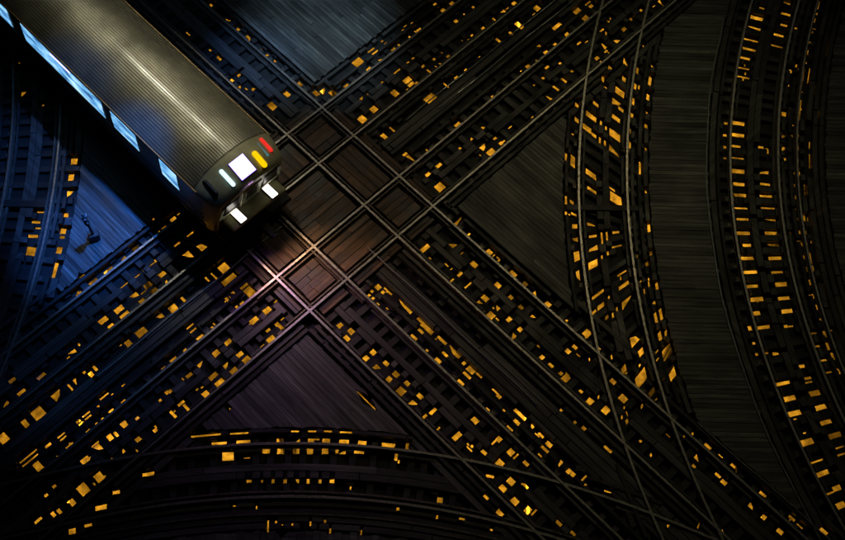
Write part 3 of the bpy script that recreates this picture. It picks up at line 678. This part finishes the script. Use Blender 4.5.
# ------------------------------------------------------------------ the train
def metal_body(name, color, rough, vary=.25):
    return plain(name, color, rough, .95, vary, 1.1, 0)
M['roof_steel'] = metal_body('ribbed_roof_steel', (.42, .405, .325), .55, .3)
b_ = M['roof_steel'].node_tree.nodes['Principled BSDF']; b_.inputs['Coat Weight'].default_value = .35; b_.inputs['Coat Roughness'].default_value = .15
M['side_steel'] = metal_body('brushed_side_steel', (.36, .33, .26), .42)
M['front_grey'] = plain('front_end_paint', (.55, .54, .34), .42, .2, .25, 3, .03)
M['dark_glass'] = plain('dark_cab_glass', (.01, .012, .015), .35, 0, .2, 2, 0)
M['rubber'] = plain('black_rubber', (.015, .015, .015), .7, 0, .3, 8, .1)
M['gutter'] = plain('bronze_gutter', (.20, .14, .07), .5, .8, .2, 8, .05)
def glow(name, color, power, edge=None):
    mt, nt, b = nodes(name); b.inputs['Base Color'].default_value = (*[c * .5 for c in color], 1); b.inputs['Roughness'].default_value = .3
    if edge:
        geo = N(nt, 'ShaderNodeNewGeometry'); mp = N(nt, 'ShaderNodeMapping'); mp.vector_type = 'TEXTURE'; mp.inputs['Rotation'].default_value = (0, 0, TA)
        nt.links.new(geo.outputs['Position'], mp.inputs[0])
        st = N(nt, 'ShaderNodeMapping'); st.inputs['Scale'].default_value = (1.3, 1, 5.5); nt.links.new(mp.outputs[0], st.inputs[0])
        n = N(nt, 'ShaderNodeTexNoise'); n.inputs['Scale'].default_value = 1.5; n.inputs['Detail'].default_value = 4; nt.links.new(st.outputs[0], n.inputs['Vector'])
        nt.links.new(ramp(nt, n.outputs['Fac'], [(.32, edge), (.5, color), (.7, (.5, .82, 1.0))]), b.inputs['Emission Color'])
    else: b.inputs['Emission Color'].default_value = (*color, 1)
    b.inputs['Emission Strength'].default_value = power
    return mt
M['lit_window'] = glow('lit_saloon_window', (.12, .38, .72), 1.25, (.012, .06, .2))
M['tube'] = glow('fluorescent_tube', (.78, .62, 1.0), 1.7)
M['sign_lit'] = glow('destination_sign_lit', (.86, .78, 1.0), 2.2)
M['sign_rim'] = glow('sign_rim_violet', (.30, .12, 1.0), 1.6)  # glowing frame that imitates the violet halo around the sign
M['cool_lamp'] = glow('cool_marker_lamp', (.55, .82, 1.0), 1.6)
M['amber_lamp'] = glow('amber_marker_lamp', (1.0, .62, .0), 1.0)
M['red_lamp'] = glow('red_marker_lamp', (.9, .03, .02), .9)
M['teal_lamp'] = glow('dim_teal_lamp', (.10, .32, .36), .5)
M['head_lamp'] = glow('headlamp_lens', (1.0, .94, .86), 2.2)

SF = -15.0     # front of the car along the track
fp = TR['A2'].pt(SF, 0)
car = empty('train_car', (fp[0], fp[1], 0), TA)
tag(car, 'silver metro train car with ribbed roof and lit windows and headlights', 'train')
LEN = 14.6
def loft(name, secs, mat, parent, cap=False, smooth=True):
    k = len(secs[0]); v = [p for s in secs for p in s]; f = []
    for i in range(len(secs) - 1):
        for j in range(k - 1): a = i * k + j; f.append((a, a + k, a + k + 1, a + 1))
    if cap: f.append(tuple(range((len(secs) - 1) * k, len(secs) * k)))
    return mesh_obj(name, v, f, mat, parent, None, smooth)
# ribbed roof: one profile, extruded
HW, ZE, ZC = 1.335, 3.0, 3.43
def roofz(y): return ZE + (ZC - ZE) * (1 - abs(y / HW) ** 2.3)
prof = []; NR = 34
for i in range(NR):
    y0 = -HW + 2 * HW * i / NR; p = 2 * HW / NR
    for q, h in ((.0, 0), (.08, .032), (.6, .032), (.68, 0)): prof.append((y0 + q * p, roofz(y0 + q * p) + h))
prof.append((HW, ZE))
xs = [-LEN] + list(np.linspace(-LEN + 1, -1.0, 7))
loft('roof', [[(x, y, z) for y, z in prof] for x in xs], M['roof_steel'], car, smooth=False)
# sides
side = [(1.25, .55), (1.36, .8), (1.405, 1.3), (1.42, 1.75), (1.415, 2.1), (1.395, 2.5), (1.365, 2.85), (1.335, 3.0)]
for sg in (-1, 1):
    loft('side_panel', [[(x, sg * y, z) for y, z in side] for x in (-LEN, -LEN * .5, -1.0)], M['side_steel'], car)
    g = MB().box(-LEN, -.85, sg * 1.362 - .025, sg * 1.362 + .025, 2.955, 3.005, .01); g.build('gutter', M['gutter'], car)
    for z in (1.2, 1.62, 1.86):
        MB().box(-LEN, -.8, sg * 1.41 - .025, sg * 1.41 + .025, z, z + .035, .008).build('rub_strip', M['side_steel'], car)
def sidey(z): return float(np.interp(z, [q[1] for q in side], [q[0] for q in side]))
WIN = [(-11.8, -9.92), (-9.25, -5.22), (-4.82, -3.6), (-2.55, -1.75)]
for sg in (-1, 1):
    for k, (x0, x1) in enumerate(WIN):
        z0, z1 = 2.02, 2.86
        fr = MB()
        def pane(xa, xb, za, zb, d):
            n_ = 5; zz = np.linspace(za, zb, n_); v = [(x, sg * (sidey(z) + d), z) for z in zz for x in (xa, xb)]
            return v, [(2 * i, 2 * i + 1, 2 * i + 3, 2 * i + 2) if sg < 0 else (2 * i + 2, 2 * i + 3, 2 * i + 1, 2 * i) for i in range(n_ - 1)]
        for xa, xb, za, zb in ((x0 - .05, x1 + .05, z0 - .05, z0), (x0 - .05, x1 + .05, z1, z1 + .045), (x0 - .05, x0, z0, z1), (x1, x1 + .05, z0, z1)):
            v, f = pane(xa, xb, za, zb, .018); fr.add(v, f)
        v, f = pane(x0, x1, z0, z1, .008)
        w = mesh_obj('window', v, f, M['lit_window'], car)
        fr.build('window_frame', M['rubber'], w)
        if k == 1:
            v, f = pane(-7.75, -6.75, 2.70, 2.80, .014); mesh_obj('tube_light', v, f, M['tube'], w)
        if k in (1, 2):
            xm = (x0 + x1) / 2 + (.9 if k == 1 else 0)
            if k == 1:
                v, f = pane(x0 + .1, x1 - .1, 2.815, 2.832, .012); mesh_obj('grab_rail', v, f, M['rubber'], w)
# front end: brow slopes down from the roof, corners rounded in plan
def section(x, wy, zt, zb=.28):
    pts = []
    for y, z in side[:-1]: pts.append((x, -y * wy, zb + (z - .55) * (zt - .43 - zb) / 2.45))
    for i in range(0, 13):
        y = -1.335 + 2.67 * i / 12; pts.append((x, y * wy, zt - .43 + .43 * (1 - abs(y / 1.335) ** 2.3)))
    for y, z in side[:-1][::-1]: pts.append((x, y * wy, zb + (z - .55) * (zt - .43 - zb) / 2.45))
    return pts
fs = loft('front_shell', [section(-1.02, 1.0, 3.425), section(-.8, .998, 3.41), section(-.6, .985, 3.37), section(-.4, .96, 3.31), section(-.2, .92, 3.22), section(-.08, .875, 3.13), section(-.02, .84, 3.06), section(0, .81, 3.0)], M['front_grey'], car, cap=True)
BZ_ = lambda x: float(np.interp(x, [-1.0, -.6, -.4, -.2, -.08, 0], [3.425, 3.37, 3.31, 3.22, 3.13, 3.0]))
def brow(name, x0, x1, y0, y1, d, mat, parent, th=.03):
    """low box lying on the sloping brow"""
    dz = lambda y: -.43 * abs(y / 1.3) ** 2.3
    zz = [(x0, BZ_(x0)), (x1, BZ_(x1))]; v = []
    for x, z in zz:
        for y in (y0, y1): v.append((x, y, z + dz(y) - .05)); v.append((x, y, z + dz(y) + d))
    f = [(1, 3, 7, 5), (0, 1, 5, 4), (2, 6, 7, 3), (0, 2, 3, 1), (4, 5, 7, 6)]
    return mesh_obj(name, v, f, mat, parent)
s_ = brow('destination_sign', -.68, -.12, -.27, .27, .06, M['rubber'], car); brow('sign_rim', -.675, -.125, -.262, .262, .066, M['sign_rim'], s_); brow('sign_face', -.665, -.135, -.25, .25, .072, M['sign_lit'], s_)
def lamp(x0, x1, y, z0, z1, r, mat, name):  # long lenses: the motion smear of the lights is put into their shape
    h = MB().capsule((x0 - .02, y, z0 - .03), (x1 - .02, y, z1 - .03), r * 1.15).build(name, M['rubber'], car, True)
    MB().capsule((x0, y, z0 + r * .5), (x1, y, z1 + r * .5), r).build('lens', mat, h, True)
    return h
lamp(-.68, -.2, -.52, 3.31, 3.19, .062, M['cool_lamp'], 'marker_lamp')
lamp(-.5, -.12, .54, 3.26, 3.12, .085, M['amber_lamp'], 'marker_lamp')
lamp(-.8, -.4, 1.02, 3.16, 3.06, .055, M['red_lamp'], 'tail_lamp')
lamp(-.74, -.32, .83, 3.2, 3.09, .035, M['teal_lamp'], 'marker_lamp')
lamp(-.82, -.38, -1.02, 3.16, 3.06, .07, M['dark_glass'], 'tail_lamp')
for sg in (-1, 1):
    h = MB().box(-.15, .49, sg * .6 - .15, sg * .6 + .15, 1.47, 1.535, .025).build('headlight', M['rubber'], car)
    MB().box(-.12, .47, sg * .6 - .115, sg * .6 + .115, 1.5, 1.56, .025).build('lens', M['head_lamp'], h)  # lens stretched into the smeared shape of the headlight glow
    l = bpy.data.lights.new('headlight_beam', 'SPOT'); l.energy = 125; l.color = (1.0, .56, .26); l.spot_size = R(95); l.spot_blend = .9; l.shadow_soft_size = .1
    lo = bpy.data.objects.new('headlight_beam', l); COL.objects.link(lo); lo.parent = car; lo.location = (.42, sg * .6, 1.5); lo.rotation_euler = (0, R(-52), 0)
l = bpy.data.lights.new('sign_glow', 'SPOT'); l.energy = 290; l.color = (.56, .30, 1.0); l.spot_size = R(110); l.spot_blend = 1.0; l.shadow_soft_size = .25  # added violet spot beside the sign, tints the deck ahead
lo = bpy.data.objects.new('sign_glow', l); COL.objects.link(lo); lo.parent = car; lo.location = (.12, 0, 3.2); lo.rotation_euler = (0, R(-58), R(-28))
MB().box(-.3, .52, -1.02, 1.02, 1.3, 1.5, .07).build('front_ledge', M['front_grey'], car)  # ledge added so the headlights show as flat glows
# cab windows, end door, bumper, coupler, underframe, wheels
for y0, y1 in ((-.98, -.46), (.46, .98)):
    w = MB().box(-.01, .02, y0, y1, 1.9, 2.62, .03).build('cab_window', M['dark_glass'], car)
    MB().box(.0, .035, y0 - .03, y1 + .03, 1.86, 1.9).build('wiper_rail', M['rubber'], w)
d = MB().box(-.01, .03, -.36, .36, .75, 2.66, .02).build('end_door', M['front_grey'], car)
MB().box(.02, .042, -.22, .22, 1.85, 2.5, .01).build('door_window', M['dark_glass'], d)
MB().cyl((.05, .27, 1.3), (.05, .27, 1.65), .018).build('door_handle', M['galv'], d)
MB().box(-.25, .06, -.95, .95, .42, .6, .05).build('anticlimber', M['iron'], car)
MB().box(-.3, .5, -.12, .12, .38, .6, .04).cyl((.5, 0, .49), (.58, 0, .49), .11).build('coupler', M['iron'], car)
MB().box(-LEN, -.1, -1.2, 1.2, .42, .6).build('underframe', M['rubber'], car)
for x in (-2.2, -4.2, -11.0, -13.0):
    for sg in (-1, 1):
        w = MB().cyl((x, sg * .70, .36), (x, sg * .82, .36), .355, n=28).build('wheel', M['iron'], car)
        MB().cyl((x, sg * .82, .36), (x, sg * .9, .36), .12).build('axle_box', M['rubber'], w)
for xc in (-3.2, -12.0):
    MB().box(xc - 1.5, xc + 1.5, -1.02, -.9, .3, .5, .03).box(xc - 1.5, xc + 1.5, .9, 1.02, .3, .5, .03).box(xc - .25, xc + .25, -1.0, 1.0, .28, .46, .03).build('bogie_frame', M['iron'], car)
# the face leans back towards the bottom
for o in [c for c in car.children if c.name.split('.')[0] in ('front_shell', 'cab_window', 'end_door', 'anticlimber', 'headlight', 'front_ledge')]:
    for q in [o] + list(o.children):
        for v in q.data.vertices:
            if v.co.x > -1.01: v.co.x += .3 * (v.co.z - 3.0) * (1 if q.data.name[:5] != 'front' else min(1, (v.co.x + 1.02) / .6)) * (v.co.z < 3.0)
e = MB().box(-LEN - .03, -LEN, -1.3, 1.3, .55, 3.0).build('rear_wall', M['side_steel'], car)

# ------------------------------------------------------------------ small signal on the blue deck
bx_, by_ = ground([(95, 238)], -.06)[0]
M['signal_grey'] = plain('weathered_signal_grey', (.1, .1, .1), .6, .2, .4, 10, .1)
sig = empty('dwarf_signal', (bx_, by_, -.06), R(20)); sig.scale = (.8, .8, .85); tag(sig, 'small grey post signal standing on the blue-lit timber deck', 'signal')
MB().box(-.2, .2, -.16, .16, 0, .34, .03).build('base_box', M['iron'], sig)
MB().cyl((0, 0, .34), (0, 0, 1.15), .055).build('post', M['iron'], sig)
hd = MB().box(-.11, .11, -.09, .07, 1.12, 1.66, .03).build('head', M['galv'], sig)
for z in (1.26, 1.5):
    MB().cyl((0, -.09, z), (0, -.2, z + .01), .075, .07).build('hood', M['signal_grey'], hd); MB().cyl((0, -.092, z), (0, -.1, z), .06).build('lens', M['dark_glass'], hd)
MB().cyl((0, .0, 1.66), (0, .0, 1.72), .09, .04).build('cap', M['signal_grey'], sig)

# switch rods across the two curves
def rod(nm, p0, p1, z, h=.07, w=.2):
    a, b = ground([p0, p1], z); d = (b - a) / np.linalg.norm(b - a); n = np.array([-d[1], d[0]]) * w / 2
    prism('switch_rod', [a - n, b - n, b + n, a + n], z - h, z, M['tie_x'], ROOT[nm], .012)
rod('W', (4, 203), (50, 204), -.06, .09, .24); rod('C', (566, 207), (640, 208), -.06, .08, .2)

# conduits running between the tracks
for nm, t, s0, s1, z in (('B2', 1.7, 15.5, 22.0, -.045), ('B2', 1.95, 2.0, 9.0, -.045), ('A2', 1.93, -12.5, -5.5, -.045), ('R', 1.5, 4.0, 22.0, -.03), ('A1', 1.18, -2.0, 9.0, .0), ('B1', -1.36, 14.5, 24.0, -.25)):
    tr = TR[nm]; n_ = max(2, int((s1 - s0) / .8)); mb = MB(); ss = np.linspace(s0, s1, n_ + 1)
    for a, b in zip(ss[:-1], ss[1:]):
        p, q = tr.pt(a, t + .02 * math.sin(a * 1.7)), tr.pt(b, t + .02 * math.sin(b * 1.7)); mb.cyl((*p, z), (*q, z), .022, n=8)
    mb.build('conduit', M['galv'], ROOT[nm])

# ------------------------------------------------------------------ unseen floodlight masts added north of the junction to light the deck
M['lens_cool'] = glow('cool_flood_lens', (.4, .65, 1.0), 6); M['lens_warm'] = glow('warm_flood_lens', (1, .8, .5), 6)
def mast(x, y, h, label, lens, lamps, reach=(0, 0), turn=0.0):
    root = empty('floodlight_mast', (x, y, ZS)); tag(root, label, 'floodlight')
    MB().cyl((0, 0, 0), (0, 0, h - ZS), .28, .12).cyl((0, 0, 0), (0, 0, .3), .5, .45).build('pole', M['galv'], root)
    rx_, ry_ = reach
    if ry_: MB().cyl((0, 0, h - ZS - .6), (rx_, ry_, h - ZS - .03), .1, .07).build('davit_arm', M['galv'], root)
    MB().cyl((rx_ - 2.3, ry_ - 2.3 * turn, h - ZS - .05), (rx_ + 2.3, ry_ + 2.3 * turn, h - ZS - .05), .08).build('crossarm', M['galv'], root)
    for k, (dx, tgt, energy, color, ang, size) in enumerate(lamps):
        p = Vector((x + rx_ + dx, y + ry_ + dx * turn - .2, h - .35)); d = (Vector(tgt) - p).normalized(); rot = d.to_track_quat('-Z', 'Y')
        mt_ = Matrix.Translation(p - Vector((x, y, ZS))) @ rot.to_matrix().to_4x4()
        hs = MB().box(-.3, .3, -.22, .22, .02, .26, .03).build('lamp_housing', M['iron'], root); hs.matrix_local = mt_
        ls = MB().box(-.26, .26, -.18, .18, -.005, .015).build('lens', lens, root); ls.matrix_local = mt_
        l = bpy.data.lights.new('flood', 'SPOT'); l.energy = energy; l.color = color; l.spot_size = R(ang); l.spot_blend = 1.0; l.shadow_soft_size = size
        lo = bpy.data.objects.new('flood', l); COL.objects.link(lo); lo.parent = root; lo.matrix_local = mt_ @ Matrix.Translation((0, 0, -.05))
gp = lambda px, z=0: tuple(ground([px], z)[0]) + (z,)
mast(-5.0, 30.5, 21, 'tall added mast with blue-white floodlights, unseen beyond the top edge behind the train', M['lens_cool'],
     [(-1.2, gp((92, 240)), 46000, (.035, .21, 1.0), 13, .2), (-.4, gp((15, 170)), 14000, (.05, .24, 1.0), 15, .2), (.4, gp((105, 335)), 3500, (.07, .3, 1.0), 19, .2),
      (1.2, gp((318, 40)), 11500, (.40, .62, .80), 18, .2),
      (-1.2, gp((255, 60)), 8000, (.12, .34, 1.0), 12, .2)], (2.4, -8.4))
mast(-13.3, 36.2, 27.6, 'tall added mast with warm floodlights, unseen beyond the top edge aimed at the train roof', M['lens_warm'],
     [(-1.9, gp((110, 50), 3), 2900, (1.0, .95, .72), 17, .12), (-.6, gp((170, 90), 3), 2900, (1.0, .95, .72), 17, .12), (1.9, gp((215, 130), 3), 2900, (1.0, .95, .72), 14, .12)], (0, 0), -.82)
mast(9.0, 31.0, 24, 'tall added mast with dim warm floodlights, unseen beyond the top edge at right', M['lens_warm'],
     [(-1, gp((600, 240)), 1850, (.98, .92, .46), 60, .3), (1, gp((500, 230)), 900, (1.0, .72, .42), 34, .3)])
mast(-3.9, 30.9, 25, 'slim added unseen mast with one neutral floodlight aimed at the rail crossing', M['lens_warm'], [(0, gp((350, 205)), 1250, (1.0, .80, .60), 34, .5)])  # added only to brighten the rails at the crossing

# put the origin of every track, deck and the crossing at its own middle
for root in [o for o in SC.objects if o.parent is None and o.type == 'EMPTY' and o.name.split('.')[0] in ('railway_track', 'timber_deck', 'track_crossing')]:
    ch = list(root.children)
    if not ch: bpy.data.objects.remove(root); continue
    c = np.mean([np.mean([v.co[:2] for v in q.data.vertices], axis=0) for q in ch[::max(1, len(ch) // 40)]], axis=0)
    root.location = (c[0], c[1], ZPAN); inv = Matrix.Translation((-c[0], -c[1], -ZPAN))
    for q in ch: q.matrix_parent_inverse = inv
